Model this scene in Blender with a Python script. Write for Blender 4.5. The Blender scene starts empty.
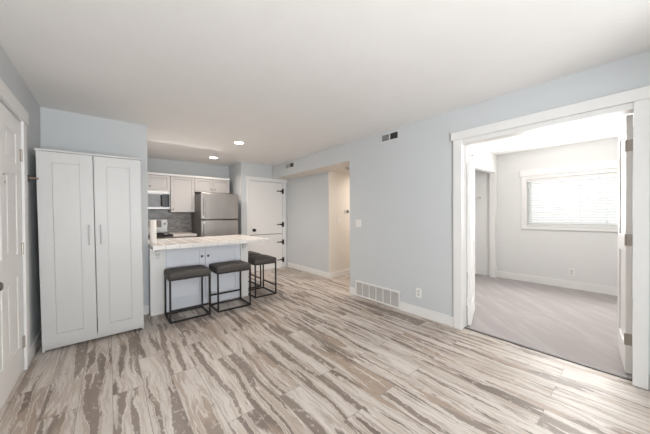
import bpy, bmesh, math, random
from mathutils import Vector, Matrix
random.seed(7)
PI = math.pi
SC = bpy.context.scene
COL = SC.collection

# ---------------------------------------------------------------- camera
YAW, PITCH, ROLL = math.radians(39.66), math.radians(0.48), math.radians(-0.32)
EYE = Vector((0, 0, 1.274))
F = Vector((math.sin(YAW)*math.cos(PITCH), math.cos(YAW)*math.cos(PITCH), -math.sin(PITCH)))
Rt = Vector((math.cos(YAW), -math.sin(YAW), 0)); Up = Rt.cross(F)
R2 = math.cos(ROLL)*Rt + math.sin(ROLL)*Up
U2 = math.cos(ROLL)*Up - math.sin(ROLL)*Rt
cam_data = bpy.data.cameras.new('camera'); cam = bpy.data.objects.new('camera', cam_data); COL.objects.link(cam)
cam_data.sensor_width = 36.0; cam_data.lens = 260.3*36/650; cam_data.clip_start = 0.05
M4 = Matrix((R2, U2, -F)).transposed().to_4x4(); M4.translation = EYE
cam.matrix_world = M4
SC.camera = cam

# ---------------------------------------------------------------- world, lights, exposure
W = bpy.data.worlds.new('world'); SC.world = W; W.use_nodes = True
bg = W.node_tree.nodes['Background']
bg.inputs[0].default_value = (0.93, 0.97, 1.0, 1); bg.inputs[1].default_value = 1.7

def area(name, loc, direction, sx, sy, power, color):
    l = bpy.data.lights.new(name, 'AREA'); l.shape = 'RECTANGLE'; l.size = sx; l.size_y = sy
    l.energy = power; l.color = color
    o = bpy.data.objects.new(name, l); COL.objects.link(o); o.location = loc
    o.rotation_euler = Vector(direction).to_track_quat('-Z', 'Y').to_euler()
    return o
def point(name, loc, power, color, radius):
    l = bpy.data.lights.new(name, 'POINT'); l.energy = power; l.color = color; l.shadow_soft_size = radius
    o = bpy.data.objects.new(name, l); COL.objects.link(o); o.location = loc
    return o
area('daylight_rear_window', (0.65, -4.62, 1.30), (0, 1, 0.02), 1.8, 1.9, 8, (0.95, 0.98, 1.0))
area('ceiling_bounce_fill', (0.3, -3.0, 0.7), (0.0, 0.25, 1), 1.5, 1.5, 200, (0.95, 0.98, 1.0))       # added unseen fill, turned up to brighten the room off the ceiling
area('daylight_bedroom_window', (5.86, 0.62, 1.48), (-1, 0, 0.2), 1.25, 0.8, 31, (1.0, 0.99, 0.97))
point('bedroom_lamp', (4.45, 0.62, 2.1), 18, (1.0, 0.985, 0.965), 0.12)
area('hall_lamp', (4.45, 3.35, 2.1), (0, 0, -1), 0.3, 0.3, 11, (1.0, 0.91, 0.82))
area('kitchen_fill', (1.1, 5.0, 2.40), (0.0, -0.25, -1), 1.2, 0.4, 16, (1.0, 0.92, 0.86))  # added fill without a fixture, lifts the kitchen brightness
SC.view_settings.view_transform = 'Standard'; SC.view_settings.look = 'None'
SC.view_settings.gamma = 1.0; SC.view_settings.use_curve_mapping = False
SC.view_settings.exposure = 0.58

# ---------------------------------------------------------------- materials
def new_mat(name):
    m = bpy.data.materials.new(name); m.use_nodes = True
    nt = m.node_tree; b = nt.nodes['Principled BSDF']
    return m, nt, b

def simple(name, col, rough=0.5, metal=0.0, noise=0.03, nscale=12.0, bump=0.0, bscale=200.0, spec=0.5, stretch=None):
    m, nt, b = new_mat(name); N = nt.nodes; L = nt.links
    tc = N.new('ShaderNodeTexCoord'); nz = N.new('ShaderNodeTexNoise'); nz.inputs['Scale'].default_value = nscale
    src = tc.outputs['Object']
    if stretch:
        mp = N.new('ShaderNodeMapping'); mp.inputs['Scale'].default_value = stretch
        L.new(src, mp.inputs['Vector']); src = mp.outputs['Vector']
    L.new(src, nz.inputs['Vector'])
    mx = N.new('ShaderNodeMix'); mx.data_type = 'RGBA'
    c0 = tuple(max(0, c*(1-noise)) for c in col) + (1,); c1 = tuple(min(1, c*(1+noise)) for c in col) + (1,)
    mx.inputs[6].default_value = c0; mx.inputs[7].default_value = c1
    L.new(nz.outputs['Fac'], mx.inputs[0]); L.new(mx.outputs[2], b.inputs['Base Color'])
    b.inputs['Roughness'].default_value = rough; b.inputs['Metallic'].default_value = metal
    b.inputs['Specular IOR Level'].default_value = spec
    if bump:
        n2 = N.new('ShaderNodeTexNoise'); n2.inputs['Scale'].default_value = bscale; n2.inputs['Detail'].default_value = 3
        L.new(src, n2.inputs['Vector'])
        bp = N.new('ShaderNodeBump'); bp.inputs['Strength'].default_value = bump; bp.inputs['Distance'].default_value = 0.004
        L.new(n2.outputs['Fac'], bp.inputs['Height']); L.new(bp.outputs['Normal'], b.inputs['Normal'])
    return m

def emit(name, col, strength):
    m, nt, b = new_mat(name)
    b.inputs['Base Color'].default_value = (*col, 1)
    b.inputs['Emission Color'].default_value = (*col, 1); b.inputs['Emission Strength'].default_value = strength
    return m

WALL = simple('pale_blue_grey_paint', (0.60, 0.62, 0.63), 0.75, noise=0.015, nscale=3, bump=0.12, bscale=90, spec=0.25)
WALLB = simple('pale_grey_bedroom_paint', (0.74, 0.735, 0.725), 0.75, noise=0.015, nscale=3, bump=0.1, bscale=90, spec=0.25)
WALLC = simple('cream_hall_paint', (0.74, 0.70, 0.65), 0.75, noise=0.015, nscale=3, bump=0.1, bscale=90, spec=0.25)
CEIL = simple('textured_ceiling_white', (0.83, 0.815, 0.80), 0.85, noise=0.02, nscale=5, bump=0.35, bscale=38, spec=0.2)
TRIM = simple('white_trim_paint', (0.80, 0.79, 0.775), 0.4, noise=0.01)
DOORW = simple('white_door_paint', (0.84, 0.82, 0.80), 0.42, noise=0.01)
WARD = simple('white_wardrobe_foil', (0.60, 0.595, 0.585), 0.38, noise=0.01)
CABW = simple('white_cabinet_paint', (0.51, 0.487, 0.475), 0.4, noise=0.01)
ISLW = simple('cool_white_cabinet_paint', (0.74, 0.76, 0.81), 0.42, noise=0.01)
STEEL = simple('brushed_stainless', (0.42, 0.395, 0.378), 0.36, 1.0, noise=0.18, nscale=5, stretch=(1.0, 1.0, 0.25))
STEELB = simple('appliance_steel', (0.40, 0.388, 0.376), 0.36, 1.0, noise=0.08, nscale=8)
BRIGHT = simple('bright_steel', (0.80, 0.79, 0.77), 0.25, 1.0, noise=0.03)
NICKEL = simple('satin_nickel', (0.42, 0.38, 0.34), 0.4, 0.9, noise=0.05)
HANDLE = simple('satin_handle', (0.42, 0.41, 0.40), 0.4, 0.5, noise=0.03)
DKNOB = simple('dark_nickel', (0.16, 0.145, 0.135), 0.35, 0.9, noise=0.05)
PALEMETAL = simple('pale_satin_metal', (0.60, 0.59, 0.57), 0.4, 0.6, noise=0.03)
BLACK = simple('black_iron', (0.018, 0.017, 0.017), 0.5, 0.3, noise=0.2)
FRAME = simple('dark_bronze_steel', (0.025, 0.022, 0.022), 0.5, 0.4, noise=0.2)
SEAT = simple('charcoal_brown_leatherette', (0.062, 0.053, 0.048), 0.62, noise=0.35, nscale=25, bump=0.3, bscale=160)
DARKGREY = simple('dark_grey_enamel', (0.105, 0.095, 0.09), 0.5, noise=0.05)
BLKGLASS = simple('black_glass', (0.012, 0.012, 0.014), 0.08, noise=0.1)
SMOKE = simple('smoked_glass', (0.16, 0.16, 0.17), 0.12, noise=0.15)
PLATE = simple('white_plastic', (0.80, 0.79, 0.77), 0.4, noise=0.01)
PLATEG = simple('pale_grey_plastic', (0.62, 0.61, 0.59), 0.45, noise=0.02)
VENTP = simple('painted_vent_frame', (0.66, 0.665, 0.66), 0.5, noise=0.02)
SLOT = simple('dark_slot', (0.05, 0.05, 0.05), 0.7, noise=0.1)
LOUVER = simple('louvre_grey', (0.50, 0.48, 0.46), 0.5, noise=0.05)
PAPER = simple('paper_towel', (0.82, 0.79, 0.76), 0.9, noise=0.02, bump=0.4, bscale=150)
WOODP = simple('light_brown_wood', (0.36, 0.25, 0.18), 0.5, noise=0.2, nscale=30)
LENS = emit('lamp_lens', (1.0, 0.93, 0.82), 14.0)
DISPLAY = simple('bronze_display', (0.20, 0.16, 0.13), 0.3, noise=0.15)

def blind_material():
    m, nt, b = new_mat('white_blind_slat'); N = nt.nodes; L = nt.links
    b.inputs['Base Color'].default_value = (0.81, 0.81, 0.805, 1); b.inputs['Roughness'].default_value = 0.5
    tr = N.new('ShaderNodeBsdfTranslucent'); tr.inputs['Color'].default_value = (0.9, 0.9, 0.88, 1)
    mx = N.new('ShaderNodeMixShader'); mx.inputs[0].default_value = 0.42
    L.new(b.outputs[0], mx.inputs[1]); L.new(tr.outputs[0], mx.inputs[2])
    L.new(mx.outputs[0], N['Material Output'].inputs['Surface'])
    return m
BLIND = blind_material()

def glass_material():
    m, nt, b = new_mat('window_glass')
    b.inputs['Transmission Weight'].default_value = 1.0; b.inputs['Roughness'].default_value = 0.0
    b.inputs['IOR'].default_value = 1.02; b.inputs['Base Color'].default_value = (0.98, 1, 1, 1)
    return m
GLASS = glass_material()

class G:                                                   # small node-graph helper
    def __init__(s, nt): s.nt = nt; s.N = nt.nodes; s.L = nt.links
    def link(s, a, sock):
        if isinstance(a, (int, float)): sock.default_value = a
        else: s.L.new(a, sock)
    def math(s, op, a, b=0.0, c=0.0):
        n = s.N.new('ShaderNodeMath'); n.operation = op
        for i, v in enumerate((a, b, c)): s.link(v, n.inputs[i])
        return n.outputs[0]
    def xyz(s, x, y, z):
        n = s.N.new('ShaderNodeCombineXYZ')
        for i, v in enumerate((x, y, z)): s.link(v, n.inputs[i])
        return n.outputs[0]
    def noise(s, vec, scale=1.0, detail=2.0, rough=0.5, dist=0.0):
        n = s.N.new('ShaderNodeTexNoise'); s.L.new(vec, n.inputs['Vector'])
        n.inputs['Scale'].default_value = scale; n.inputs['Detail'].default_value = detail
        n.inputs['Roughness'].default_value = rough; n.inputs['Distortion'].default_value = dist
        return n.outputs['Fac']
    def smooth(s, v, lo, hi, a=0.0, b=1.0):
        n = s.N.new('ShaderNodeMapRange'); n.interpolation_type = 'SMOOTHSTEP'
        s.link(v, n.inputs[0])
        for i, q in enumerate((lo, hi, a, b)): n.inputs[i+1].default_value = q
        return n.outputs[0]
    def mix(s, f, a, b):
        n = s.N.new('ShaderNodeMix'); n.data_type = 'RGBA'; s.link(f, n.inputs[0])
        for i, v in ((6, a), (7, b)):
            if isinstance(v, tuple): n.inputs[i].default_value = (*v, 1)
            else: s.L.new(v, n.inputs[i])
        return n.outputs[2]

def floor_material():
    m, nt, b = new_mat('distressed_whitewashed_planks'); g = G(nt)
    tc = nt.nodes.new('ShaderNodeTexCoord'); sp = nt.nodes.new('ShaderNodeSeparateXYZ')
    nt.links.new(tc.outputs['Object'], sp.inputs[0]); X, Y = sp.outputs[0], sp.outputs[1]
    br = nt.nodes.new('ShaderNodeTexBrick')
    nt.links.new(g.xyz(g.math('ADD', Y, 20.35), g.math('ADD', X, 18-0.007), 0.0), br.inputs['Vector'])
    br.offset = 0.37; br.offset_frequency = 2; br.squash = 1.0
    br.inputs['Scale'].default_value = 1.0; br.inputs['Brick Width'].default_value = 1.22; br.inputs['Row Height'].default_value = 0.18
    br.inputs['Mortar Size'].default_value = 0.0016; br.inputs['Mortar Smooth'].default_value = 0.1
    br.inputs['Color1'].default_value = (0, 0, 0, 1); br.inputs['Color2'].default_value = (1, 1, 1, 1); br.inputs['Mortar'].default_value = (.5, .5, .5, 1)
    rnd = nt.nodes.new('ShaderNodeSeparateColor'); nt.links.new(br.outputs['Color'], rnd.inputs[0]); r = rnd.outputs[0]
    z = g.math('MULTIPLY', r, 61.0)
    # wandering of the streaks along the plank, with scalloped edges
    wob = g.noise(g.xyz(g.math('MULTIPLY', X, 3.0), g.math('MULTIPLY', Y, 1.8), z), 1, 2)
    jag = g.noise(g.xyz(g.math('MULTIPLY', X, 24.0), g.math('MULTIPLY', Y, 19.0), z), 1, 3, 0.6)
    Xw = g.math('ADD', X, g.math('ADD', g.math('MULTIPLY', g.math('SUBTRACT', wob, 0.5), 0.10), g.math('MULTIPLY', g.math('SUBTRACT', jag, 0.5), 0.032)))
    streak = g.noise(g.xyz(g.math('MULTIPLY', Xw, 19.0), g.math('MULTIPLY', Y, 1.1), z), 1, 1.5, 0.5)
    dark = g.smooth(streak, 0.53, 0.565)
    ring = g.noise(g.xyz(g.math('MULTIPLY', X, 34.0), g.math('MULTIPLY', Y, 21.0), z), 1, 2)
    dark = g.math('MULTIPLY', dark, g.smooth(ring, 0.33, 0.41, 0.25, 1.0))
    white = g.smooth(streak, 0.47, 0.41)
    halo = g.math('MULTIPLY', g.smooth(streak, 0.50, 0.52), g.smooth(streak, 0.555, 0.535))
    tone = g.noise(g.xyz(g.math('MULTIPLY', X, 7.0), g.math('MULTIPLY', Y, 0.9), g.math('ADD', z, 9.0)), 1, 3)
    grain = g.noise(g.xyz(g.math('MULTIPLY', Xw, 85.0), g.math('MULTIPLY', Y, 3.5), z), 1, 3, 0.65)
    base = g.mix(g.smooth(tone, 0.35, 0.65), FL['base0'], FL['base1'])
    base = g.mix(g.math('MULTIPLY', g.smooth(r, 0.45, 0.9), 0.5), base, FL['tan'])
    base = g.mix(g.math('MULTIPLY', white, 0.6), base, FL['white'])
    base = g.mix(g.math('MULTIPLY', halo, 0.6), base, FL['white'])
    dk = g.mix(g.smooth(tone, 0.38, 0.62), FL['dark0'], FL['dark1'])
    dk = g.mix(g.smooth(g.noise(g.xyz(g.math('MULTIPLY', X, 4.0), g.math('MULTIPLY', Y, 1.2), g.math('ADD', z, 23.0)), 1, 2), 0.52, 0.6), dk, FL['tan'])
    colr = g.mix(g.math('MULTIPLY', dark, 0.9), base, dk)
    colr = g.mix(g.smooth(grain, 0.50, 0.68, 0.0, 0.46), colr, FL['dark1'])
    speck = g.smooth(g.noise(g.xyz(g.math('MULTIPLY', X, 30.0), g.math('MULTIPLY', Y, 9.0), z), 1, 2), 0.70, 0.74)
    colr = g.mix(g.math('MULTIPLY', speck, 0.6), colr, (0.16, 0.13, 0.115))
    colr = g.mix(g.math('MULTIPLY', br.outputs['Fac'], 0.8), colr, (0.17, 0.14, 0.12))
    nt.links.new(colr, b.inputs['Base Color'])
    nt.links.new(g.smooth(grain, 0.3, 0.7, 0.36, 0.5), b.inputs['Roughness'])
    b.inputs['Specular IOR Level'].default_value = 0.45
    bp = nt.nodes.new('ShaderNodeBump'); bp.inputs['Strength'].default_value = 0.15; bp.inputs['Distance'].default_value = 0.002
    nt.links.new(g.math('SUBTRACT', grain, g.math('MULTIPLY', br.outputs['Fac'], 2.0)), bp.inputs['Height']); nt.links.new(bp.outputs['Normal'], b.inputs['Normal'])
    return m
FL = dict(base0=(0.425, 0.355, 0.305), base1=(0.545, 0.48, 0.425), tan=(0.36, 0.275, 0.212), white=(0.66, 0.62, 0.58),
          dark0=(0.15, 0.116, 0.096), dark1=(0.23, 0.182, 0.152))
FLOORM = floor_material()

def carpet_material():
    m, nt, b = new_mat('grey_bedroom_carpet'); g = G(nt)
    tc = nt.nodes.new('ShaderNodeTexCoord'); sp = nt.nodes.new('ShaderNodeSeparateXYZ')
    nt.links.new(tc.outputs['Object'], sp.inputs[0]); X, Y = sp.outputs[0], sp.outputs[1]
    t1 = g.noise(g.xyz(g.math('ADD', g.math('MULTIPLY', X, 0.9), g.math('MULTIPLY', Y, 0.9)), g.math('MULTIPLY', g.math('SUBTRACT', X, Y), 5.0), 0.0), 1, 3, 0.6)
    t2 = g.noise(tc.outputs['Object'], 160, 2)
    t3 = g.noise(tc.outputs['Object'], 9, 4, 0.7)
    c = g.mix(g.smooth(t1, 0.4, 0.66), (0.395, 0.365, 0.362), (0.455, 0.425, 0.421))
    c = g.mix(g.smooth(t3, 0.4, 0.7, 0.0, 0.5), c, (0.40, 0.365, 0.36))
    c = g.mix(g.smooth(t2, 0.3, 0.7, 0.0, 0.35), c, (0.36, 0.33, 0.325))
    nt.links.new(c, b.inputs['Base Color']); b.inputs['Roughness'].default_value = 1.0; b.inputs['Specular IOR Level'].default_value = 0.05
    bp = nt.nodes.new('ShaderNodeBump'); bp.inputs['Strength'].default_value = 0.6; bp.inputs['Distance'].default_value = 0.006
    nt.links.new(t2, bp.inputs['Height']); nt.links.new(bp.outputs['Normal'], b.inputs['Normal'])
    return m
CARPET = carpet_material()

def tile_material(name, tile, ox, oy, c0, c1, grout, gw, rough):
    m, nt, b = new_mat(name); g = G(nt)
    tc = nt.nodes.new('ShaderNodeTexCoord'); sp = nt.nodes.new('ShaderNodeSeparateXYZ')
    nt.links.new(tc.outputs['Object'], sp.inputs[0]); X, Y = sp.outputs[0], sp.outputs[1]
    def cell(v, o): return g.math('MULTIPLY', g.math('ADD', v, 10*tile - o), 1/tile)
    def line(u):
        f = g.math('ABSOLUTE', g.math('SUBTRACT', g.math('FRACT', u), 0.5))
        return g.smooth(f, 0.5-gw, 0.5-gw*0.55)
    u, v = cell(X, ox), cell(Y, oy)
    gr = g.math('MAXIMUM', line(u), line(v))
    wn = nt.nodes.new('ShaderNodeTexWhiteNoise'); nt.links.new(g.xyz(g.math('FLOOR', u), g.math('FLOOR', v), 0.0), wn.inputs[0])
    c = g.mix(wn.outputs[0], c0, c1); c = g.mix(gr, c, grout)
    nt.links.new(c, b.inputs['Base Color']); nt.links.new(g.smooth(gr, 0, 1, rough, 0.8), b.inputs['Roughness'])
    bp = nt.nodes.new('ShaderNodeBump'); bp.inputs['Strength'].default_value = 0.4; bp.inputs['Distance'].default_value = 0.002; bp.invert = True
    nt.links.new(gr, bp.inputs['Height']); nt.links.new(bp.outputs['Normal'], b.inputs['Normal'])
    return m
TILE = tile_material('cream_tile_counter', 0.152, 0.065, 0.08, (0.68, 0.65, 0.61), (0.69, 0.66, 0.62), (0.645, 0.61, 0.57), 0.03, 0.16)
EDGET = tile_material('white_edge_tile', 0.152, 0.065, 0.08, (0.76, 0.735, 0.70), (0.78, 0.755, 0.72), (0.56, 0.52, 0.47), 0.03, 0.2)
BACKC = simple('beige_worktop', (0.70, 0.655, 0.60), 0.3, noise=0.04)

def mosaic_material():
    m, nt, b = new_mat('grey_mosaic_backsplash'); N = nt.nodes; L = nt.links; g = G(nt)
    tc = N.new('ShaderNodeTexCoord'); sp = N.new('ShaderNodeSeparateXYZ'); L.new(tc.outputs['Object'], sp.inputs[0])
    br = N.new('ShaderNodeTexBrick'); L.new(g.xyz(g.math('ADD', sp.outputs[0], 5.0), sp.outputs[2], 0.0), br.inputs['Vector'])
    br.inputs['Scale'].default_value = 1; br.inputs['Brick Width'].default_value = 0.06; br.inputs['Row Height'].default_value = 0.018
    br.inputs['Mortar Size'].default_value = 0.002; br.inputs['Color1'].default_value = (0.17, 0.155, 0.15, 1); br.inputs['Color2'].default_value = (0.36, 0.335, 0.32, 1)
    br.inputs['Mortar'].default_value = (0.40, 0.38, 0.36, 1)
    L.new(br.outputs['Color'], b.inputs['Base Color']); b.inputs['Roughness'].default_value = 0.25
    return m
MOSAIC = mosaic_material()

# ---------------------------------------------------------------- geometry helpers
class MB:
    def __init__(s): s.bm = bmesh.new()
    def box(s, x0, x1, y0, y1, z0, z1):
        v = [s.bm.verts.new((x, y, z)) for z in (z0, z1) for (x, y) in ((x0, y0), (x1, y0), (x1, y1), (x0, y1))]
        for f in ((3, 2, 1, 0), (4, 5, 6, 7), (0, 1, 5, 4), (1, 2, 6, 5), (2, 3, 7, 6), (3, 0, 4, 7)):
            s.bm.faces.new([v[i] for i in f])
        return s
    def bar(s, p, q, w, h=None):                            # square-section bar from p to q
        p, q = Vector(p), Vector(q); h = h or w; d = (q-p).normalized()
        a = d.orthogonal().normalized() if abs(d.z) < 0.9 else Vector((1, 0, 0))
        if abs(d.z) < 0.9: a = d.cross(Vector((0, 0, 1))).normalized()
        c = d.cross(a).normalized(); vs = []
        for e in (p, q):
            for (i, j) in ((-1, -1), (1, -1), (1, 1), (-1, 1)): vs.append(s.bm.verts.new(e + a*i*w/2 + c*j*h/2))
        for f in ((3, 2, 1, 0), (4, 5, 6, 7), (0, 1, 5, 4), (1, 2, 6, 5), (2, 3, 7, 6), (3, 0, 4, 7)):
            s.bm.faces.new([vs[i] for i in f])
        return s
    def lathe(s, origin, axis, prof, n=20):                 # prof: (distance along axis, radius)
        o, d = Vector(origin), Vector(axis).normalized(); a = d.orthogonal().normalized(); c = d.cross(a)
        rings = []
        for (t, r) in prof:
            rings.append([s.bm.verts.new(o + d*t + (a*math.cos(2*PI*k/n) + c*math.sin(2*PI*k/n))*max(r, 1e-5)) for k in range(n)])
        for A, B in zip(rings, rings[1:]):
            for k in range(n): s.bm.faces.new((A[k], A[(k+1) % n], B[(k+1) % n], B[k]))
        s.bm.faces.new(rings[0][::-1]); s.bm.faces.new(rings[-1])
        return s
    def tube(s, pts, r, n=10):
        for p, q in zip(pts, pts[1:]):
            p, q = Vector(p), Vector(q); s.lathe(p, q-p, [(0, r), ((q-p).length, r)], n)
        return s
    def prism(s, pts2, plane, t0, t1):                      # outline in a plane ('xz','yz','xy') extruded along the third axis
        def P(u, v, t): return {'xz': (u, t, v), 'yz': (t, u, v), 'xy': (u, v, t)}[plane]
        A = [s.bm.verts.new(P(u, v, t0)) for u, v in pts2]; B = [s.bm.verts.new(P(u, v, t1)) for u, v in pts2]
        n = len(A); s.bm.faces.new(A); s.bm.faces.new(B[::-1])
        for k in range(n): s.bm.faces.new((A[k], B[k], B[(k+1) % n], A[(k+1) % n]))
        return s
    def build(s, name, m, parent=None, loc=(0, 0, 0), bevel=0.0, smooth=False, seg=2):
        bmesh.ops.recalc_face_normals(s.bm, faces=s.bm.faces)
        me = bpy.data.meshes.new(name); s.bm.to_mesh(me); s.bm.free()
        me.materials.append(m); o = bpy.data.objects.new(name, me); COL.objects.link(o)
        o.location = loc
        if parent: o.parent = parent
        if smooth:
            for p in me.polygons: p.use_smooth = True
            e = o.modifiers.new('edge', 'EDGE_SPLIT'); e.split_angle = math.radians(40)
        if bevel:
            bv = o.modifiers.new('bevel', 'BEVEL'); bv.width = bevel; bv.segments = seg; bv.limit_method = 'ANGLE'; bv.angle_limit = math.radians(50)
        return o

def tag(o, label, cat, group=None):
    o['label'] = label; o['category'] = cat
    if group: o['group'] = group
    return o
def thing(name, loc, label, cat, group=None, rz=0.0):
    o = bpy.data.objects.new(name, None); COL.objects.link(o); o.empty_display_size = 0.1
    o.location = loc; o.rotation_euler = (0, 0, rz)
    return tag(o, label, cat, group)
def struct(o, label=None, cat=None):
    o['kind'] = 'structure'
    if label: o['label'] = label
    if cat: o['category'] = cat
    return o
def copy_thing(root, loc, rz, label):
    r = root.copy(); COL.objects.link(r); r.location = loc; r.rotation_euler = (0, 0, rz); r['label'] = label
    for ch in root.children:
        c = ch.copy(); COL.objects.link(c); c.parent = r
        for gch in ch.children:
            d = gch.copy(); COL.objects.link(d); d.parent = c
    return r
def shaker(mb, x0, x1, z0, z1, yf, t, st, rec, gv=0.002):             # panelled door facing -Y, front face at yf, frame width st, panel recess rec
    mb.box(x0, x0+st, yf, yf+t, z0, z1); mb.box(x1-st, x1, yf, yf+t, z0, z1)
    mb.box(x0+st, x1-st, yf, yf+t, z0, z0+st); mb.box(x0+st, x1-st, yf, yf+t, z1-st, z1)
    mb.box(x0+st, x1-st, yf+t-0.003, yf+t, z0+st, z1-st)                 # backing, seen only in the shadow groove round the panel
    mb.box(x0+st+gv, x1-st-gv, yf+rec, yf+t-0.003, z0+st+gv, z1-st-gv)
    return mb

# ---------------------------------------------------------------- setting: room shell
H = 2.44
XR, XL, YB = 2.989, -0.555, 4.072
YREAR, YK, YF = -4.75, 6.28, 5.55
S_ = struct
S_(MB().box(-0.7, 3.05, -4.9, 6.4, -0.1, 0).box(3.05, 5.3, 2.86, 6.4, -0.1, 0).build('floor', FLOORM), 'whitewashed distressed wood plank floor', 'floor')
S_(MB().box(3.05, 6.12, -1.8, 2.86, -0.1, 0.004).build('floor_bedroom', CARPET), 'light grey bedroom carpet', 'carpet')
S_(MB().box(-0.7, XR+0.12, -4.9, 6.4, H, H+0.1).build('ceiling', CEIL), 'textured white ceiling of the living room and kitchen', 'ceiling')
S_(MB().box(XR+0.12, 6.12, -1.8, 2.86, H, H+0.1).build('ceiling_bedroom', TRIM), 'white bedroom ceiling', 'ceiling')
# left wall with entry door opening (door slab closes it)
DL0, DL1, DLH = 2.325, 3.245, 2.05
S_(MB().box(XL-0.12, XL, YREAR, DL0, 0, H).box(XL-0.12, XL, DL1, YB, 0, H).box(XL-0.12, XL, DL0, DL1, DLH, H).build('wall_left', WALL), 'pale blue-grey wall with the entry door', 'wall')
# stub wall behind the wardrobe
S_(MB().box(XL-0.12, 0.388, YB, YB+0.12, 0, H).build('wall_stub', WALL), 'pale blue-grey partition behind the wardrobe', 'wall')
S_(MB().box(0.02, 0.14, YB+0.12, YK, 0, H).build('wall_kitchen_left', WALL), 'kitchen side wall beside the range', 'wall')
S_(MB().box(0.02, 2.356, YK, YK+0.12, 0, H).build('wall_kitchen_back', WALL), 'kitchen back wall above the cabinets', 'wall')
# pantry block: side wall, front wall with dutch door opening
PX = 2.225; PD0, PD1, PDH = 2.42, 3.255, 2.045
S_(MB().box(PX, PX+0.12, YF+0.12, YK, 0, H).build('wall_pantry_side', WALL), 'wall between the refrigerator and the white pantry door', 'wall')
S_(MB().box(PX, PD0, YF, YF+0.12, 0, H).box(PD1, 3.5, YF, YF+0.12, 0, H).box(PD0, PD1, YF, YF+0.12, PDH, H).build('wall_far', WALL), 'far wall around the split pantry door', 'wall')
# right wall with the double bedroom doorway; the hall opening begins at its end
BD0, BD1, BDH = 0.02, 1.255, 2.065
YH = 2.98
S_(MB().box(XR, XR+0.12, YREAR, BD0, 0, H).box(XR, XR+0.12, BD1, YH, 0, H).box(XR, XR+0.12, BD0, BD1, BDH, H).build('wall_right', WALL), 'long pale blue-grey wall with the bedroom doorway', 'wall')
ZS = 2.147; XH = 3.385; YHF = 3.96
S_(MB().box(XR, 5.3, YH, YF, ZS, H).build('wall_soffit', WALL), 'dropped soffit over the hall recess', 'soffit')
S_(MB().box(XR+0.004, 5.3, YH, YF, ZS-0.006, ZS-0.0005).build('ceiling_hall', WALLC), 'cream hall ceiling under the soffit', 'ceiling')
S_(MB().box(XH, XH+0.1, YHF+0.012, YF, 0, ZS-0.006).build('wall_recess', WALL), 'pale grey recessed wall between pantry door and hall', 'wall')
S_(MB().box(XH, 5.3, YHF, YHF+0.012, 0, ZS-0.006).box(XH+0.1, 5.3, YHF+0.012, YHF+0.1, 0, ZS-0.006).build('wall_hall_far', WALLC), 'cream hall wall with the thermostat', 'wall')
S_(MB().box(XR+0.12, 5.3, YH-0.10, YH, 0, ZS-0.006).build('wall_hall_near', WALLC), 'near side wall of the hall', 'wall')
S_(MB().box(5.2, 5.3, YH, YHF, 0, ZS-0.006).build('wall_hall_end', WALLC), 'end wall of the hall', 'wall')
# rear wall (behind the camera) with the big window the daylight comes through
RW = (-0.3, 1.6, 0.25, 2.3)
S_(MB().box(XL-0.12, RW[0], YREAR-0.12, YREAR, 0, H).box(RW[1], XR+0.12, YREAR-0.12, YREAR, 0, H)
   .box(RW[0], RW[1], YREAR-0.12, YREAR, 0, RW[2]).box(RW[0], RW[1], YREAR-0.12, YREAR, RW[3], H).build('wall_rear', WALL), 'wall behind the viewpoint with a wide window', 'wall')
w2 = S_(MB().box(RW[0], RW[1], YREAR-0.10, YREAR-0.05, RW[2], RW[2]+0.05).box(RW[0], RW[1], YREAR-0.10, YREAR-0.05, RW[3]-0.05, RW[3])
   .box(RW[0], RW[0]+0.05, YREAR-0.10, YREAR-0.05, RW[2]+0.05, RW[3]-0.05).box(RW[1]-0.05, RW[1], YREAR-0.10, YREAR-0.05, RW[2]+0.05, RW[3]-0.05)
   .box(0.625, 0.675, YREAR-0.10, YREAR-0.05, RW[2]+0.05, RW[3]-0.05).build('window_2', TRIM), 'wide white framed window behind the viewpoint', 'window')
S_(MB().box(1.9, XR, YREAR, -0.95, 0, H).build('wall_light_block', WALL), 'added block behind the viewpoint that shades the near right side', 'wall')  # unseen block added to keep rear light off the near right wall
# bedroom
XW = 6.0; YBL = 1.82
WY0, WY1, WZ0, WZ1 = -0.10, 1.335, 1.045, 1.905
S_(MB().box(XW, XW+0.12, -1.8, WY0, 0, H).box(XW, XW+0.12, WY1, 2.5, 0, H).box(XW, XW+0.12, WY0, WY1, 0, WZ0).box(XW, XW+0.12, WY0, WY1, WZ1, H).build('wall_bedroom_window', WALLB), 'pale bedroom wall with the window', 'wall')
CX0, CX1, CZ = 3.9, 5.90, 2.095
S_(MB().box(XR+0.12, CX0, YBL, YBL+0.1, 0, H).box(CX1, XW, YBL, YBL+0.1, 0, H).box(CX0, CX1, YBL, YBL+0.1, CZ, H).build('wall_bedroom_left', TRIM), 'white bedroom wall with the closet opening', 'wall')
S_(MB().box(XW-0.006, XW-0.0005, YBL+0.101, 2.419, 0.005, H-0.001).build('wall_closet_side', TRIM), 'white side wall inside the bedroom closet', 'wall')
S_(MB().box(XR+0.12, XW, 2.42, 2.5, 0, H).build('wall_closet_back', TRIM), 'back wall of the bedroom closet', 'wall')
S_(MB().box(XR+0.12, XW+0.12, -1.8, -1.7, 0, H).build('wall_bedroom_right', WALLB), 'bedroom side wall out of view', 'wall')

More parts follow.
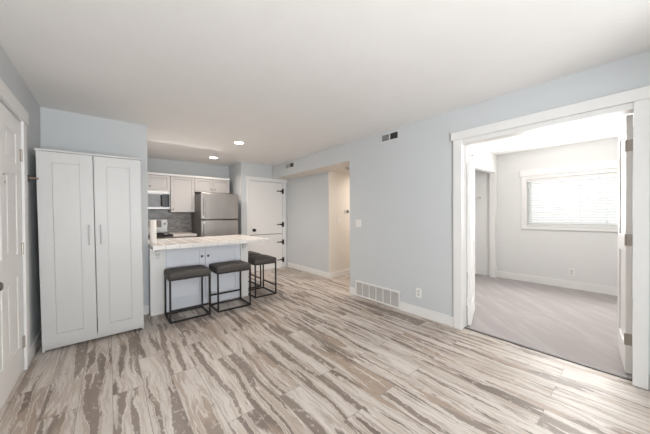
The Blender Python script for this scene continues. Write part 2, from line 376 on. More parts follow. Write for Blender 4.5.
# baseboards
BH, BT = 0.112, 0.013
def base(name, *boxes):
    mb = MB()
    for b_ in boxes: mb.box(*b_)
    return S_(mb.build(name, TRIM, bevel=0.003), 'white baseboard', 'baseboard')
base('baseboard_right', (XR-BT, XR, 2.855, YH, 0, BH), (XR-BT, XR, 1.332, 2.03, 0, BH), (XR-BT, XR, -0.95, -0.052, 0, BH))
base('baseboard_hall_corner', (XR, XR+0.12, YH, YH+BT, 0, BH))
base('baseboard_left', (XL, XL+BT, 3.353, YB, 0, BH), (XL, XL+BT, YREAR, 2.213, 0, BH))
base('baseboard_stub', (XL+BT, 0.388, YB-BT, YB, 0, BH))
base('baseboard_recess', (XH-BT, XH, YHF-BT, YF-0.02, 0, BH))
base('baseboard_hall', (XH, 5.2, YHF-BT, YHF, 0, BH))
base('baseboard_far', (PX, 2.335, YF-BT, YF, 0, BH))
base('baseboard_bedroom', (XW-BT, XW, -1.7, 2.42, 0.004, 0.13), (CX1, XW-BT, YBL-BT, YBL, 0.004, 0.13))

# bedroom doorway casing and jamb
CT = 0.02
t1 = MB()
t1.box(XR-CT, XR, 1.240, 1.330, 0, 2.092).box(XR-CT, XR, -0.047, 0.028, 0, 2.092)
t1.box(XR-CT-0.006, XR, -0.07, 1.353, 2.092, 2.182)
S_(t1.build('trim_1', TRIM, bevel=0.003), 'white casing around the bedroom doorway', 'trim')
j1 = MB().box(XR-0.006, XR+0.125, 1.2435, BD1, 0, BDH-0.02).box(XR-0.006, XR+0.125, BD0, 0.0265, 0, BDH-0.02).box(XR-0.006, XR+0.125, BD0, BD1, BDH-0.02, 2.0915)
S_(j1.build('trim_2', TRIM, bevel=0.002), 'white jamb lining the bedroom doorway', 'trim')
S_(MB().box(3.035, 3.065, 0.027, 1.243, 0, 0.009).build('trim_3', DARKGREY, bevel=0.002), 'dark strip between the planks and the carpet', 'threshold')

def leaf(name, hinge, ang, w, label, hinge_mat, hlabel, side):
    o = bpy.data.objects.new(name, None); COL.objects.link(o); o.location = hinge; o.rotation_euler = (0, 0, ang)
    struct(o, label, 'door')
    z0, z1, t = 0.018, 2.04, 0.035
    y0, y1 = (0, t) if side > 0 else (-t, 0)
    mb = MB(); st = 0.11; zm = 0.95
    mb.box(0, st, y0, y1, z0, z1).box(w-st, w, y0, y1, z0, z1)
    for (a, c) in ((z0, z0+0.2), (zm, zm+0.14), (z1-st, z1)): mb.box(st, w-st, y0, y1, a, c)
    for (a, c) in ((z0+0.2, zm), (zm+0.14, z1-st)): mb.box(st, w-st, y0+0.01, y1-0.01, a, c)
    mb.build('slab', DOORW, o, bevel=0.002)
    yh = (y0+y1)/2
    for z in (0.285, 1.065, 1.80):
        h = MB().box(-0.003, 0.0005, yh-0.0165, yh+0.0165, z-0.045, z+0.045)
        h.lathe((-0.004, y1+0.001 if side > 0 else y0-0.001, z-0.045), (0, 0, 1), [(0, 0.006), (0.09, 0.006)], 10)
        hb = h.build('hinge', hinge_mat, o, bevel=0.001); hb['label'] = hlabel
    k = MB().lathe((0.06, y0 if side > 0 else y1, z1-0.10), (0, -side, 0), [(0, 0.009), (0.012, 0.009), (0.018, 0.006)], 12)
    k.build('ball_catch', NICKEL, o)
    return o
leaf('door_3', (3.122, 1.202, 0), math.radians(16.7), 0.595, 'left white bedroom door leaf swung into the bedroom', TRIM, 'white painted hinge', 1)
leaf('door_4', (3.122, 0.031, 0), math.radians(5.9), 0.595, 'right white bedroom door leaf swung into the bedroom', NICKEL, 'brown nickel hinge', 1)

# entry door (left): six raised panels
d1 = bpy.data.objects.new('door_1', None); COL.objects.link(d1); d1.location = (XL, DL0, 0); struct(d1, 'white six-panel entry door at the left edge', 'door')
ew = DL1-DL0-0.003; mb = MB(); xs = -0.001; xb = -0.05
cols = ((0.125, 0.39), (0.525, 0.79)); rows = ((0.24, 0.80), (0.98, 1.60), (1.69, 1.92))
mb.box(xb, xs-0.008, 0.003, ew, 0.012, 2.047)
for a, c in ((0.003, 0.125), (0.39, 0.525), (0.79, ew)): mb.box(xs-0.008, xs, a, c, 0.012, 2.047)
for a, c in ((0.012, 0.24), (0.80, 0.98), (1.60, 1.69), (1.92, 2.047)):
    for (p_, q_) in cols: mb.box(xs-0.008, xs, p_, q_, a, c)
mb.build('slab', DOORW, d1, bevel=0.003)
mb = MB()
for (p_, q_) in cols:
    for (a, c) in rows: mb.box(xs-0.008, xs-0.002, p_+0.03, q_-0.03, a+0.03, c-0.03)
mb.build('raised_panels', DOORW, d1, bevel=0.006)
for z in (0.24, 1.01, 1.775):
    hb = MB().lathe((0.004, ew+0.002, z-0.05), (0, 0, 1), [(0, 0.006), (0.1, 0.006)], 10).box(-0.001, 0.001, ew-0.03, ew+0.002, z-0.05, z+0.05)
    for dz in (-0.035, -0.004, 0.027): hb.box(-0.001, 0.0035, ew-0.022, ew-0.012, z+dz, z+dz+0.008)
    hh = hb.build('hinge', NICKEL, d1); hh['label'] = 'small nickel hinge'
for (y, z, r_) in ((2.79, 1.512, 0.010), (2.77, 1.565, 0.008)):
    MB().lathe((xs, y-DL0, z), (1, 0, 0), [(0, r_), (0.006, r_), (0.008, r_*0.5)], 14).build('door_viewer', NICKEL, d1)
MB().lathe((xs, 0.085, 0.86), (1, 0, 0), [(0, 0.032), (0.008, 0.032), (0.01, 0.012), (0.035, 0.012), (0.04, 0.024), (0.055, 0.028), (0.065, 0.02), (0.068, 0.004)], 20).build('door_knob', DKNOB, d1, smooth=True)
S_(MB().box(XL, XL+0.018, DL1+0.006, 3.352, 0, 2.062).box(XL, XL+0.018, 2.215, DL0-0.006, 0, 2.062).box(XL, XL+0.025, 2.185, 3.385, 2.062, 2.168).build('trim_4', TRIM, bevel=0.003), 'white casing around the entry door', 'trim')

# pantry dutch door (far wall)
d2 = bpy.data.objects.new('door_2', None); COL.objects.link(d2); d2.location = (PD0, YF, 0); struct(d2, 'white split pantry door with black strap hinges', 'door')
pw = PD1-PD0
MB().box(0.004, pw-0.004, 0.004, 0.04, 0.83, 2.04).build('upper_leaf', DOORW, d2, bevel=0.003)
MB().box(0.004, pw-0.004, 0.004, 0.04, 0.012, 0.815).build('lower_leaf', DOORW, d2, bevel=0.003)
MB().box(0.01, pw-0.01, 0.02, 0.05, 0.80, 0.845).build('split_rebate', DARKGREY, d2)
for z in (0.19, 0.62, 1.045, 1.85):
    h = MB().prism([(pw-0.012, z-0.022), (pw-0.09, z-0.009), (pw-0.135, z-0.013), (pw-0.16, z), (pw-0.135, z+0.013), (pw-0.09, z+0.009), (pw-0.012, z+0.022)], 'xz', -0.006, 0.004)
    h.box(pw-0.014, pw+0.026, -0.024, 0.0035, z-0.06, z+0.06)
    h.lathe((pw, -0.012, z-0.05), (0, 0, 1), [(0, 0.008), (0.1, 0.008)], 10)
    hh = h.build('strap_hinge', BLACK, d2); hh['label'] = 'black strap hinge'
kb = MB().lathe((0.095, 0.004, 0.935), (0, -1, 0), [(0, 0.036), (0.007, 0.036), (0.01, 0.013), (0.03, 0.013), (0.036, 0.029), (0.05, 0.034), (0.06, 0.025), (0.064, 0.004)], 20).build('door_knob', BLACK, d2, smooth=True)
kb['label'] = 'black round knob'
S_(MB().box(PD0-0.07, PD0-0.0, YF-0.018, YF, 0, 2.06).box(PD1+0.0, PD1+0.085, YF-0.018, YF, 0, 2.06)
   .box(PD0-0.085, XH-0.004, YF-0.026, YF, 2.06, 2.138).build('trim_5', TRIM, bevel=0.003), 'white casing around the pantry door', 'trim')

# bedroom window: casing, sash, glass, and the blind in front of it
t6 = MB().box(XW-0.02, XW, WY1, WY1+0.08, 0.985, 1.965).box(XW-0.02, XW, WY0-0.08, WY0, 0.985, 1.965)
t6.box(XW-0.03, XW, WY0-0.105, WY1+0.105, 1.965, 2.085).box(XW-0.02, XW, WY0, WY1, WZ1, 1.965)
t6.box(XW-0.02, XW, WY0, WY1, 0.985, WZ0)
S_(t6.build('trim_6', TRIM, bevel=0.003), 'white casing around the bedroom window', 'trim')
w1 = bpy.data.objects.new('window_1', None); COL.objects.link(w1); w1.location = (XW+0.06, (WY0+WY1)/2, WZ0); struct(w1, 'bedroom window behind the white blind', 'window')
hw = (WY1-WY0)/2; hz = WZ1-WZ0
MB().box(0, 0.05, -hw, hw, 0, 0.05).box(0, 0.05, -hw, hw, hz-0.05, hz).box(0, 0.05, -hw, -hw+0.05, 0.05, hz-0.05).box(0, 0.05, hw-0.05, hw, 0.05, hz-0.05).build('window_frame', TRIM, w1, bevel=0.002)
MB().box(0.022, 0.027, -hw+0.05, hw-0.05, 0.05, hz-0.05).build('pane', GLASS, w1)
MB().box(-0.085, 0.0, -hw, hw, -0.002, 0.012).build('window_sill', TRIM, w1, bevel=0.003)

# ---------------------------------------------------------------- wardrobe
wd = thing('wardrobe', (-0.102, 3.545, 0), 'tall white two-door wardrobe against the partition by the entry door', 'wardrobe')
WW, WD, WH = 0.782, 0.49, 1.895
hwd = WW/2
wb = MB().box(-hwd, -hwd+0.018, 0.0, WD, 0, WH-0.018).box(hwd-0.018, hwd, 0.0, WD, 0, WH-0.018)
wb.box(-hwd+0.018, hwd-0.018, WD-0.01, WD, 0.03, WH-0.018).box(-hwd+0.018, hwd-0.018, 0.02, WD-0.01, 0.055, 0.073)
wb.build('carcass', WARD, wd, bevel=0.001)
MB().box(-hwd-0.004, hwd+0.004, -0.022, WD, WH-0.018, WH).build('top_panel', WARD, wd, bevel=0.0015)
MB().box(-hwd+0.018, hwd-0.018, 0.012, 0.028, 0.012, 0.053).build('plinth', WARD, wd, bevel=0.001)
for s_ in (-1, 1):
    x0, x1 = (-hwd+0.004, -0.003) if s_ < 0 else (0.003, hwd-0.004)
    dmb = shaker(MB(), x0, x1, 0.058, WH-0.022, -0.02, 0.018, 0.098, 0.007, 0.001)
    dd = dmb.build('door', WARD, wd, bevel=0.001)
    hx = 0.045*s_
    hm = MB().tube([(hx, -0.045, 0.985), (hx, -0.045, 1.185)], 0.006, 10)
    hm.tube([(hx, -0.02, 1.0), (hx, -0.045, 1.0)], 0.005, 8).tube([(hx, -0.02, 1.17), (hx, -0.045, 1.17)], 0.005, 8)
    hh = hm.build('handle', HANDLE, dd); hh['label'] = 'slim pale metal bar handle'
wd.rotation_euler = (math.radians(1.25), math.radians(-0.55), 0); wd.location.z = 0.004

# wall hook between the casing and the wardrobe
hk = thing('wall_hook', (XL, 3.47, 1.612), 'small brown wall hook in the gap between entry door and wardrobe', 'hook')
MB().box(0.0, 0.010, -0.022, 0.022, -0.03, 0.03).build('backplate', DARKGREY, hk, bevel=0.003)
MB().lathe((0.010, 0.0, 0.008), (1, -0.25, -0.1), [(0, 0.008), (0.045, 0.007), (0.05, 0.010), (0.058, 0.007)], 12).build('peg', WOODP, hk, smooth=True)

# ---------------------------------------------------------------- peninsula and worktop
IX0, IX1, IY0, IY1 = 0.392, 1.685, 3.945, 4.70
pn = thing('peninsula_cabinet', (IX0, IY0, 0), 'white peninsula cabinet with two panelled doors behind the bar stools', 'cabinet')
L_ = IX1-IX0; D_ = IY1-IY0; ZT = 0.862
MB().box(0.0, L_, 0.02, D_, 0.075, ZT).box(0.005, L_-0.005, 0.03, D_-0.02, 0.0, 0.075).build('carcass', ISLW, pn, bevel=0.001)
for (a, c, nm) in ((0.0, 0.165, 'l'), (L_-0.118, L_, 'r')):
    MB().box(a, c, -0.002, 0.0198, 0.085, ZT).box(a, c-0.012 if nm == 'l' else c, 0.002, 0.0298, 0, 0.083).build('pilaster', TRIM, pn, bevel=0.002)
for (a, c, kx) in ((0.178, 0.642, 0.608), (0.658, 1.150, 0.692)):
    dd = shaker(MB(), a, c, 0.105, 0.835, 0.001, 0.0185, 0.062, 0.012, 0.0045).build('door', ISLW, pn, bevel=0.0015)
    kk = MB().lathe((kx, 0.001, 0.70), (0, -1, 0), [(0, 0.007), (0.012, 0.007), (0.016, 0.015), (0.024, 0.017), (0.028, 0.012), (0.029, 0.002)], 16).build('knob', DKNOB, dd, smooth=True)
    kk['label'] = 'small dark nickel knob'
prof = [(-0.002, ZT), (-0.075, ZT), (-0.075, ZT-0.022), (-0.055, ZT-0.04), (-0.05, ZT-0.075), (-0.028, ZT-0.10), (-0.024, ZT-0.13), (-0.012, ZT-0.15), (-0.002, ZT-0.155)]
for cxx in (0.078, L_-0.075):
    MB().prism(prof, 'yz', cxx-0.024, cxx+0.024).box(cxx-0.048, cxx+0.048, -0.016, -0.0025, ZT-0.18, ZT-0.0005).build('corbel', TRIM, pn, bevel=0.002)
ct = thing('worktop', (0, 0, 0), 'cream tiled worktop on the peninsula above the bar stools', 'countertop')
MB().box(0.392, 1.886, 3.664, 4.75, 0.865, 0.912).build('tiled_top', TILE, ct, bevel=0.004)
et = MB().box(0.392, 1.90, 3.648, 3.6638, 0.8645, 0.9135).box(1.8862, 1.90, 3.6638, 4.75, 0.8645, 0.9135).build('edge_tiles', EDGET, ct, bevel=0.004)
et['label'] = 'white edge tiles'

# paper towel roll standing on the worktop
pt = thing('paper_towel_roll', (0.434, 4.0, 0.912), 'white paper towel roll upright at left end of tiled worktop', 'paper towels')
MB().lathe((0, 0, 0), (0, 0, 1), [(0, 0.04), (0.008, 0.04), (0.0085, 0.012), (0.20, 0.012)], 24).build('holder', PLATE, pt, smooth=True)
MB().lathe((0, 0, 0.0088), (0, 0, 1), [(0, 0.036), (0.002, 0.037), (0.298, 0.037), (0.30, 0.036), (0.30, 0.017), (0.285, 0.016)], 28).build('paper', PAPER, pt, smooth=True)

# ---------------------------------------------------------------- bar stools
def make_stool(loc, rz, label):
    st = thing('bar_stool', loc, label, 'stool', 'dark backless counter stools at the peninsula', rz)
    w, d, h = 0.46, 0.37, 0.522; b_ = 0.02
    hx, hy = w/2-b_/2, d/2-b_/2
    for sx in (-1, 1):
        for sy in (-1, 1): MB().box(sx*hx-b_/2, sx*hx+b_/2, sy*hy-b_/2, sy*hy+b_/2, 0, h).build('leg', FRAME, st, bevel=0.002)
    for sy in (-1, 1): MB().box(-hx+b_/2, hx-b_/2, sy*hy-b_/2, sy*hy+b_/2, 0.0, b_).build('floor_rail', FRAME, st, bevel=0.002)
    for sx in (-1, 1): MB().box(sx*hx-b_/2, sx*hx+b_/2, -hy+b_/2, hy-b_/2, 0.0, b_).build('floor_rail', FRAME, st, bevel=0.002)
    MB().box(-hx+b_/2, hx-b_/2, hy-b_/2, hy+b_/2, 0.135, 0.135+b_).build('footrest', FRAME, st, bevel=0.002)
    mb = MB(); mb.box(-hx+b_/2, hx-b_/2, -hy-b_/2, -hy+b_/2, h-b_, h).box(-hx+b_/2, hx-b_/2, hy-b_/2, hy+b_/2, h-b_, h)
    mb.box(-hx-b_/2, -hx+b_/2, -hy+b_/2, hy-b_/2, h-b_, h).box(hx-b_/2, hx+b_/2, -hy+b_/2, hy-b_/2, h-b_, h).build('seat_rail', FRAME, st)
    # padded seat: soft box with rolled edges and a slightly crowned top
    bm = bmesh.new(); nx, ny = 12, 10; sx_, sy_ = w/2+0.006, d/2+0.006
    def P(i, j, top):
        u, v = -1+2*i/nx, -1+2*j/ny
        k = (1-abs(u)**6)*(1-abs(v)**6)
        z = (0.082+0.014*k*(1-0.35*(u*u+v*v))) if top else 0.0
        return (u*sx_, v*sy_, z)
    top = [[bm.verts.new(P(i, j, 1)) for j in range(ny+1)] for i in range(nx+1)]
    bot = [[bm.verts.new(P(i, j, 0)) for j in range(ny+1)] for i in range(nx+1)]
    for i in range(nx):
        for j in range(ny):
            bm.faces.new((top[i][j], top[i+1][j], top[i+1][j+1], top[i][j+1])); bm.faces.new((bot[i][j], bot[i][j+1], bot[i+1][j+1], bot[i+1][j]))
    for i in range(nx):
        bm.faces.new((bot[i][0], bot[i+1][0], top[i+1][0], top[i][0])); bm.faces.new((bot[i+1][ny], bot[i][ny], top[i][ny], top[i+1][ny]))
    for j in range(ny):
        bm.faces.new((bot[0][j+1], bot[0][j], top[0][j], top[0][j+1])); bm.faces.new((bot[nx][j], bot[nx][j+1], top[nx][j+1], top[nx][j]))
    q = MB(); q.bm.free(); q.bm = bm
    seat = q.build('seat', SEAT, st, loc=(0, 0, h-0.012), bevel=0.022, seg=3)
    for p in seat.data.polygons: p.use_smooth = True
    return st
s0 = make_stool((0.764, 3.692, 0), PI, 'dark padded bar stool nearest the wardrobe, in front of left peninsula door')
copy_thing(s0, (1.308, 3.69, 0), 0, 'dark padded bar stool in front of right peninsula door, footrest at its back')
copy_thing(s0, (1.893, 3.975, 0), -PI/2, 'dark padded bar stool at the right end of the peninsula')
copy_thing(s0, (1.893, 4.52, 0), -PI/2, 'dark padded bar stool farthest back, half hidden behind the end stool')

# ---------------------------------------------------------------- kitchen
CF, CB = 5.95, YK
def wall_cab(x0, x1, z0, z1, doors, label):
    c = thing('wall_cabinet', (x0, CF, z0), label, 'cabinet', 'white wall cabinets above the kitchen counter')
    w, h = x1-x0, z1-z0
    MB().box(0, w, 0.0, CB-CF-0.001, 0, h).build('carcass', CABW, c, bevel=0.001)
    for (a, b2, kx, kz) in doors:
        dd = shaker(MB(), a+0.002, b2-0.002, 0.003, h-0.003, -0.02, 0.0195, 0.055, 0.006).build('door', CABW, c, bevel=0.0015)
        kk = MB().lathe((kx, -0.02, kz), (0, -1, 0), [(0, 0.006), (0.012, 0.006), (0.016, 0.012), (0.023, 0.014), (0.027, 0.009), (0.028, 0.002)], 14).build('knob', DKNOB, dd, smooth=True)
        kk['label'] = 'small dark nickel knob'
    return c
wall_cab(0.145, 0.938, 1.765, 2.06, ((0, 0.397, 0.355, 0.06), (0.397, 0.793, 0.455, 0.075)), 'short white wall cabinet above the microwave')
wall_cab(0.942, 1.383, 1.345, 2.06, ((0, 0.441, 0.04, 0.055),), 'tall single-door white wall cabinet between microwave and refrigerator')
wall_cab(1.387, 2.108, 1.77, 2.06, ((0, 0.36, 0.325, 0.065), (0.361, 0.721, 0.396, 0.065)), 'short two-door white wall cabinet above the refrigerator')
tr = MB().box(0.145, 2.112, CF-0.035, CB-0.001, 2.061, 2.105).build('crown_moulding', TRIM, bevel=0.006)
struct(tr, 'white trim along the top of the wall cabinets', 'trim'); tr.name = 'trim_7'
S_(MB().box(0.145, 1.40, YK-0.008, YK, 0.915, 1.345).build('wall_backsplash', MOSAIC), 'grey mosaic backsplash behind the range', 'backsplash')

# microwave over the range
mw = thing('microwave', (0.165, 5.87, 1.395), 'stainless microwave under the short wall cabinet over the range', 'microwave')
MB().box(0, 0.76, 0.015, YK-5.87-0.01, 0, 0.366).build('body', DARKGREY, mw, bevel=0.003)
MB().box(0, 0.76, -0.02, 0.0148, 0, 0.366).build('front_frame', STEELB, mw, bevel=0.008)
MB().box(0.03, 0.585, -0.026, -0.0205, 0.045, 0.295).build('door_window', SMOKE, mw, bevel=0.003)
MB().box(0.62, 0.745, -0.026, -0.0205, 0.045, 0.295).build('control_panel', BLKGLASS, mw, bevel=0.003)
MB().tube([(0.605, -0.022, 0.275), (0.605, -0.055, 0.255), (0.605, -0.062, 0.17), (0.605, -0.055, 0.085), (0.605, -0.022, 0.065)], 0.016, 10).build('handle', BLACK, mw)
MB().box(0.03, 0.73, -0.0235, -0.0202, 0.32, 0.345).build('vent_grille', PALEMETAL, mw, bevel=0.002)

# range
rg = thing('range', (0.168, 5.60, 0), 'stainless range with black cooktop below the microwave', 'range')
MB().box(0, 0.758, 0.03, 0.655, 0.02, 0.905).build('body', DARKGREY, rg, bevel=0.003)
MB().box(0.0, 0.758, 0.0, 0.655, 0.9052, 0.925).build('cooktop', BLKGLASS, rg, bevel=0.004)
MB().box(0.0, 0.758, 0.56, 0.655, 0.9252, 1.205).build('backguard', STEELB, rg, bevel=0.012)
MB().box(0.20, 0.645, 0.552, 0.5598, 1.04, 1.185).build('display', DISPLAY, rg, bevel=0.003)
for kx, kz in ((0.06, 1.115), (0.145, 1.115), (0.703, 1.115)):
    kb = MB().lathe((kx, 0.56, kz), (0, -1, 0), [(0, 0.045), (0.006, 0.045), (0.008, 0.03), (0.022, 0.026), (0.024, 0.006)], 18).build('control_knob', PLATE, rg, smooth=True)
    MB().box(kx-0.005, kx+0.005, 0.522, 0.5352, kz-0.02, kz+0.02).build('knob_grip', BLACK, kb)
for (bx, by, r_) in ((0.2, 0.17, 0.10), (0.56, 0.17, 0.085), (0.2, 0.42, 0.075), (0.56, 0.42, 0.095)):
    mb = MB()
    for rr in (r_, r_*0.66, r_*0.33):
        mb.lathe((bx, by, 0.926), (0, 0, 1), [(0, rr), (0.006, rr), (0.007, rr-0.004)], 20)
    mb.build('burner', BLACK, rg)
od = MB().box(0.01, 0.748, 0.0, 0.0295, 0.22, 0.86).build('oven_door', STEEL, rg, bevel=0.003)
MB().tube([(0.06, -0.05, 0.80), (0.70, -0.05, 0.80)], 0.012, 10).tube([(0.09, 0.0, 0.80), (0.09, -0.05, 0.80)], 0.009, 8).tube([(0.67, 0.0, 0.80), (0.67, -0.05, 0.80)], 0.009, 8).build('handle', BRIGHT, od)
MB().box(0.12, 0.64, -0.004, 0.0, 0.36, 0.68).build('oven_window', BLKGLASS, od)
MB().box(0.01, 0.748, 0.005, 0.0295, 0.03, 0.205).build('drawer', STEEL, rg, bevel=0.003)

# base cabinet and worktop between range and refrigerator
bc = thing('base_cabinet', (0.935, 5.66, 0), 'white base cabinet between range and refrigerator', 'cabinet')
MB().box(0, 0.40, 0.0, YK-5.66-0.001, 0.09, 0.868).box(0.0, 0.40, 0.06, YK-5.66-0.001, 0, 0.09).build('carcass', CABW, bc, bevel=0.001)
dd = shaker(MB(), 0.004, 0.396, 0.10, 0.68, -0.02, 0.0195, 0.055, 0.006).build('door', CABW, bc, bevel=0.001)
MB().lathe((0.04, -0.02, 0.62), (0, -1, 0), [(0, 0.006), (0.014, 0.012), (0.024, 0.012), (0.027, 0.003)], 12).build('knob', NICKEL, dd)
dr = MB().box(0.004, 0.396, -0.02, -0.0005, 0.69, 0.86).build('drawer', CABW, bc, bevel=0.002)
MB().lathe((0.20, -0.02, 0.775), (0, -1, 0), [(0, 0.006), (0.014, 0.012), (0.024, 0.012), (0.027, 0.003)], 12).build('knob', NICKEL, dr)
tag(MB().box(0.932, 1.345, 5.62, YK-0.009, 0.869, 0.912).build('back_worktop', BACKC, bevel=0.004), 'short beige worktop between range and refrigerator', 'countertop')

# refrigerator
fr = thing('refrigerator', (1.372, 5.40, 0), 'stainless top-freezer refrigerator under the short two-door cabinet', 'refrigerator')
fw = 0.728
MB().box(0.004, fw-0.004, 0.062, 0.80, 0.03, 1.71).build('body', DARKGREY, fr, bevel=0.004)
fz = MB().box(0, fw, 0.0, 0.058, 1.197, 1.722).build('freezer_door', STEEL, fr, bevel=0.012, seg=3)
fd = MB().box(0, fw, 0.0, 0.058, 0.10, 1.178).build('fridge_door', STEEL, fr, bevel=0.012, seg=3)
MB().box(0.01, fw-0.01, 0.02, 0.06, 0.012, 0.09).build('toe_grille', DARKGREY, fr)
for (x, y) in ((0.06, 0.12), (fw-0.06, 0.12), (0.06, 0.72), (fw-0.06, 0.72)):
    MB().lathe((x, y, 0), (0, 0, 1), [(0, 0.02), (0.03, 0.02)], 12).build('foot', BLACK, fr)
for (par, za, zb) in ((fz, 1.222, 1.67), (fd, 0.70, 1.16)):
    hx = 0.052
    hm = MB().tube([(hx, -0.045, za), (hx, -0.045, zb)], 0.013, 12)
    for zz in (za+0.025, zb-0.025): hm.box(hx-0.012, hx+0.012, -0.05, 0.0, zz-0.022, zz+0.022)
    hh = hm.build('handle', BRIGHT, par, bevel=0.002); hh['label'] = 'bright steel bar handle'

# ---------------------------------------------------------------- ceiling fittings
for (x, y, en, lab) in ((1.626, 5.466, 9, 'round recessed ceiling light nearer the kitchen cabinets'), (1.611, 4.091, 48, 'round recessed ceiling light above the peninsula')):
    lt = thing('recessed_light', (x, y, H), lab, 'ceiling light', 'recessed lights in the kitchen ceiling')
    n = 28
    MB().lathe((0, 0, -0.007), (0, 0, 1), [(0, 0.085), (0.004, 0.095), (0.0065, 0.095)], n).build('trim_ring', PLATE, lt, smooth=True)
    MB().lathe((0, 0, -0.0105), (0, 0, 1), [(0, 0.05), (0.003, 0.068)], n).build('lens', LENS, lt)
    ld = bpy.data.lights.new('recessed_lamp', 'SPOT'); ld.energy = en; ld.spot_size = math.radians(150); ld.spot_blend = 0.8; ld.shadow_soft_size = 0.06; ld.color = (1.0, 0.88, 0.78)
    lo = bpy.data.objects.new('recessed_lamp', ld); COL.objects.link(lo); lo.location = (0, 0, -0.03); lo.parent = lt
bf = thing('ceiling_light', (4.45, 0.62, H), 'round white flush ceiling light in the bedroom', 'ceiling light')
MB().lathe((0, 0, -0.012), (0, 0, 1), [(0, 0.165), (0.0118, 0.165)], 32).build('base_ring', PLATE, bf, smooth=True)
MB().lathe((0, 0, -0.045), (0, 0, 1), [(0, 0.09), (0.012, 0.135), (0.032, 0.155)], 32).build('diffuser', LENS, bf, smooth=True)
sd = thing('smoke_detector', (3.40, 3.42, ZS-0.0065), 'small round smoke detector on the hall ceiling', 'smoke detector')
MB().lathe((0, 0, 0), (0, 0, -1), [(0, 0.062), (0.018, 0.062), (0.03, 0.052), (0.034, 0.03)], 24).build('cover', PLATEG, sd, smooth=True)
MB().lathe((0, 0, -0.0342), (0, 0, -1), [(0, 0.024), (0.004, 0.022)], 16).build('sensor_grille', SLOT, sd)

# ---------------------------------------------------------------- wall fittings
def supply_vent(yc, zc, w, h, label):
    v = thing('air_vent', (XR, yc, zc), label, 'vent', 'supply vents high on the right wall')
    b_ = 0.02
    MB().box(-0.008, -0.0005, -w/2, w/2, h/2-b_, h/2).box(-0.008, -0.0005, -w/2, w/2, -h/2, -h/2+b_).box(-0.008, -0.0005, -w/2, -w/2+b_, -h/2+b_, h/2-b_).box(-0.008, -0.0005, w/2-b_, w/2, -h/2+b_, h/2-b_).box(-0.008, -0.0005, -0.007, 0.007, -h/2+b_, h/2-b_).build('frame', VENTP, v, bevel=0.002)
    MB().box(-0.0028, -0.0008, -w/2+b_, -0.007, -h/2+b_, h/2-b_).box(-0.0028, -0.0008, 0.007, w/2-b_, -h/2+b_, h/2-b_).build('duct_shade', SLOT, v)  # flat dark sheet on the solid wall stands for shade inside the duct
    n = 6; a0, a1 = 0.011, w/2-b_; pitch = (a1-a0)/n
    far, near = MB(), MB(); d = Vector((1, yc/XR, 0)).normalized()
    for k in range(n):                                      # fins of the far half lie across the line of sight, the near half opens towards the room
        y = a0+pitch*(k+0.5)
        far.bar((-0.0065, y, -h/2+b_), (-0.0065, y, h/2-b_), pitch*0.95, 0.0015)
        q = Vector((-0.003, -y, 0)); p = q-d*0.006
        near.prism([(p.x, p.y-0.0008), (p.x, p.y+0.0008), (q.x, q.y+0.0008), (q.x, q.y-0.0008)], 'xy', -h/2+b_, h/2-b_)
    far.build('closed_fins', LOUVER, v); near.build('shaded_fins', DARKGREY, v)  # near fins get a darker colour for the shade of that half
    return v
supply_vent(2.195, 2.344, 0.30, 0.125, 'pale air vent high on right wall above the hall corner')
supply_vent(4.77, 2.333, 0.34, 0.125, 'pale air vent on the soffit near the pantry door')

rgl = thing('return_air_grille', (XR, 2.4425, 0), 'wide white return air grille at floor level on right wall', 'vent')
gw, z0, z1, b_ = 0.816, 0.004, 0.242, 0.024
fm = MB().box(-0.014, -0.0005, -gw/2, gw/2, z0, z0+b_).box(-0.014, -0.0005, -gw/2, gw/2, z1-b_, z1).box(-0.014, -0.0005, -gw/2, -gw/2+b_, z0+b_, z1-b_).box(-0.014, -0.0005, gw/2-b_, gw/2, z0+b_, z1-b_)
fm.build('frame', PLATE, rgl, bevel=0.002)
inn = gw-2*b_
for k in range(1, 6):
    y = -inn/2+inn*k/6; MB().box(-0.012, -0.001, y-0.006, y+0.006, z0+b_, z1-b_).build('mullion', PLATE, rgl)
MB().box(-0.002, -0.0006, -inn/2, inn/2, z0+b_, z1-b_).build('duct_shade', DARKGREY, rgl)  # dark sheet in place of the shaded duct behind the louvres
sl = MB()
nb = 12
for k in range(nb):
    z = z0+b_+(z1-z0-2*b_)*(k+0.5)/nb
    sl.prism([(-0.010, z-0.009), (-0.009, z-0.0095), (-0.003, z+0.004), (-0.004, z+0.0045)], 'xz', -inn/2, inn/2)
sl.build('louvres', LOUVER, rgl)

def plate_switch(name, root_loc, normal_axis, w, h, label, cat, kind, group=None):
    t = thing(name, root_loc, label, cat, group)
    if normal_axis == '-X': B = lambda u0, u1, z0, z1, d0, d1: (-d1, -d0, u0, u1, z0, z1)
    else: B = lambda u0, u1, z0, z1, d0, d1: (u0, u1, -d1, -d0, z0, z1)
    MB().box(*B(-w/2, w/2, -h/2, h/2, 0.0005, 0.006)).build('cover_plate', PLATE, t, bevel=0.002)
    if kind == 'switch':
        MB().box(*B(-0.017, 0.017, -0.034, 0.034, 0.0062, 0.009)).build('rocker', PLATE, t, bevel=0.0015)
    elif kind == 'double':
        for s_ in (-0.026, 0.026): MB().box(*B(s_-0.017, s_+0.017, -0.034, 0.034, 0.0062, 0.009)).build('rocker', PLATE, t, bevel=0.0015)
    else:
        for zc in (-0.021, 0.021):
            r = MB().box(*B(-0.017, 0.017, zc-0.015, zc+0.015, 0.0062, 0.008)).build('socket', PLATEG, t, bevel=0.003)
            MB().box(*B(-0.008, -0.0055, zc-0.005, zc+0.008, 0.0081, 0.0084)).box(*B(0.0055, 0.008, zc-0.005, zc+0.008, 0.0081, 0.0084)).build('slots', SLOT, r)
    return t
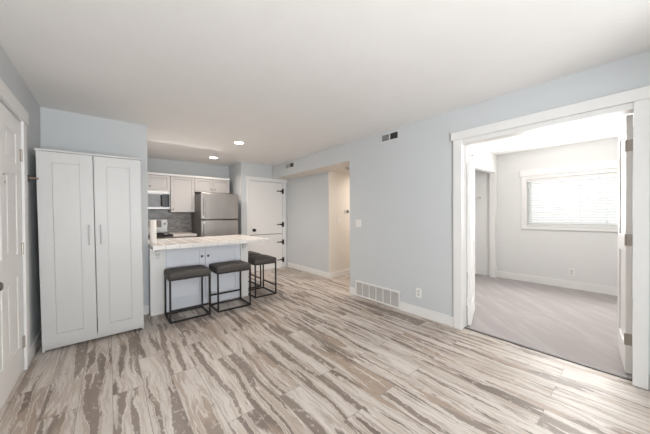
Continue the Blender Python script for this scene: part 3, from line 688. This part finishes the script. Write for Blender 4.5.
plate_switch('light_switch', (XR, 2.785, 1.14), '-X', 0.112, 0.115, 'double white light switch on right wall beside the hall opening', 'light switch', 'double')
plate_switch('wall_outlet', (XR, 1.765, 0.285), '-X', 0.075, 0.118, 'white outlet low on right wall between return grille and bedroom doorway', 'outlet', 'outlet')
plate_switch('wall_outlet', (XW, 0.722, 0.285), '-X', 0.075, 0.118, 'white outlet low on the bedroom wall under the window', 'outlet', 'outlet')
plate_switch('light_switch', (3.645, YHF, 1.145), '-Y', 0.07, 0.115, 'single light switch on the cream hall wall', 'light switch', 'switch')
th = thing('thermostat', (3.875, YHF, 1.342), 'small thermostat on the cream hall wall', 'thermostat')
MB().box(-0.055, 0.05, -0.012, -0.0005, -0.05, 0.045).build('backplate', PLATEG, th, bevel=0.003)
MB().lathe((0.02, -0.0122, 0.0), (0, -1, 0), [(0, 0.032), (0.014, 0.032), (0.018, 0.024)], 24).build('dial', DARKGREY, th, smooth=True)

# ---------------------------------------------------------------- bedroom contents
bl = thing('window_blind', (XW+0.02, (WY0+WY1)/2, WZ0), 'white horizontal slat blind covering the bedroom window', 'blind')
MB().box(-0.028, 0.03, -hw+0.006, hw-0.006, hz-0.05, hz-0.002).build('headrail', TRIM, bl, bevel=0.003)
sl = MB(); ns = 17; zt = hz-0.06; zb = 0.05
for k in range(ns):
    z = zb+(zt-zb)*(k+0.5)/ns
    sl.bar((0, -hw+0.01, z), (0, hw-0.01, z), 0.05, 0.003)
slo = sl.build('slats', BLIND, bl)
# tilt every slat about its own axis
me = slo.data; ta = math.radians(50)
for v in me.vertices:
    k = min(ns-1, max(0, int((v.co.z-zb)/(zt-zb)*ns))); zc = zb+(zt-zb)*(k+0.5)/ns
    dx, dz = v.co.x, v.co.z-zc
    v.co.x = dx*math.cos(ta)-dz*math.sin(ta); v.co.z = zc+dx*math.sin(ta)+dz*math.cos(ta)
MB().box(-0.024, 0.024, -hw+0.01, hw-0.01, 0.016, 0.034).build('bottom_rail', TRIM, bl, bevel=0.003)
for y in (-hw+0.22, 0.0, hw-0.16): MB().tube([(-0.027, y, 0.03), (-0.027, y, hz-0.04)], 0.0015, 6).build('ladder_cord', TRIM, bl)
pc = MB().tube([(-0.033, -hw+0.42, hz-0.03), (-0.033, -hw+0.42, 0.12)], 0.0016, 6).lathe((-0.033, -hw+0.42, 0.12), (0, 0, -1), [(0, 0.003), (0.015, 0.008), (0.035, 0.008), (0.04, 0.003)], 10)
pc.build('pull_cord', PLATE, bl)

rod = thing('closet_rod', (XW-0.006, 2.12, 1.62), 'white closet rod and bracket inside the bedroom closet', 'closet rod')
MB().tube([(-0.012, 0, 0.0), (-1.9, 0, 0.0)], 0.015, 14).build('rod', PLATEG, rod, smooth=True)
MB().lathe((-0.0005, 0, 0), (-1, 0, 0), [(0, 0.03), (0.012, 0.03), (0.03, 0.019)], 16).build('bracket', TRIM, rod)
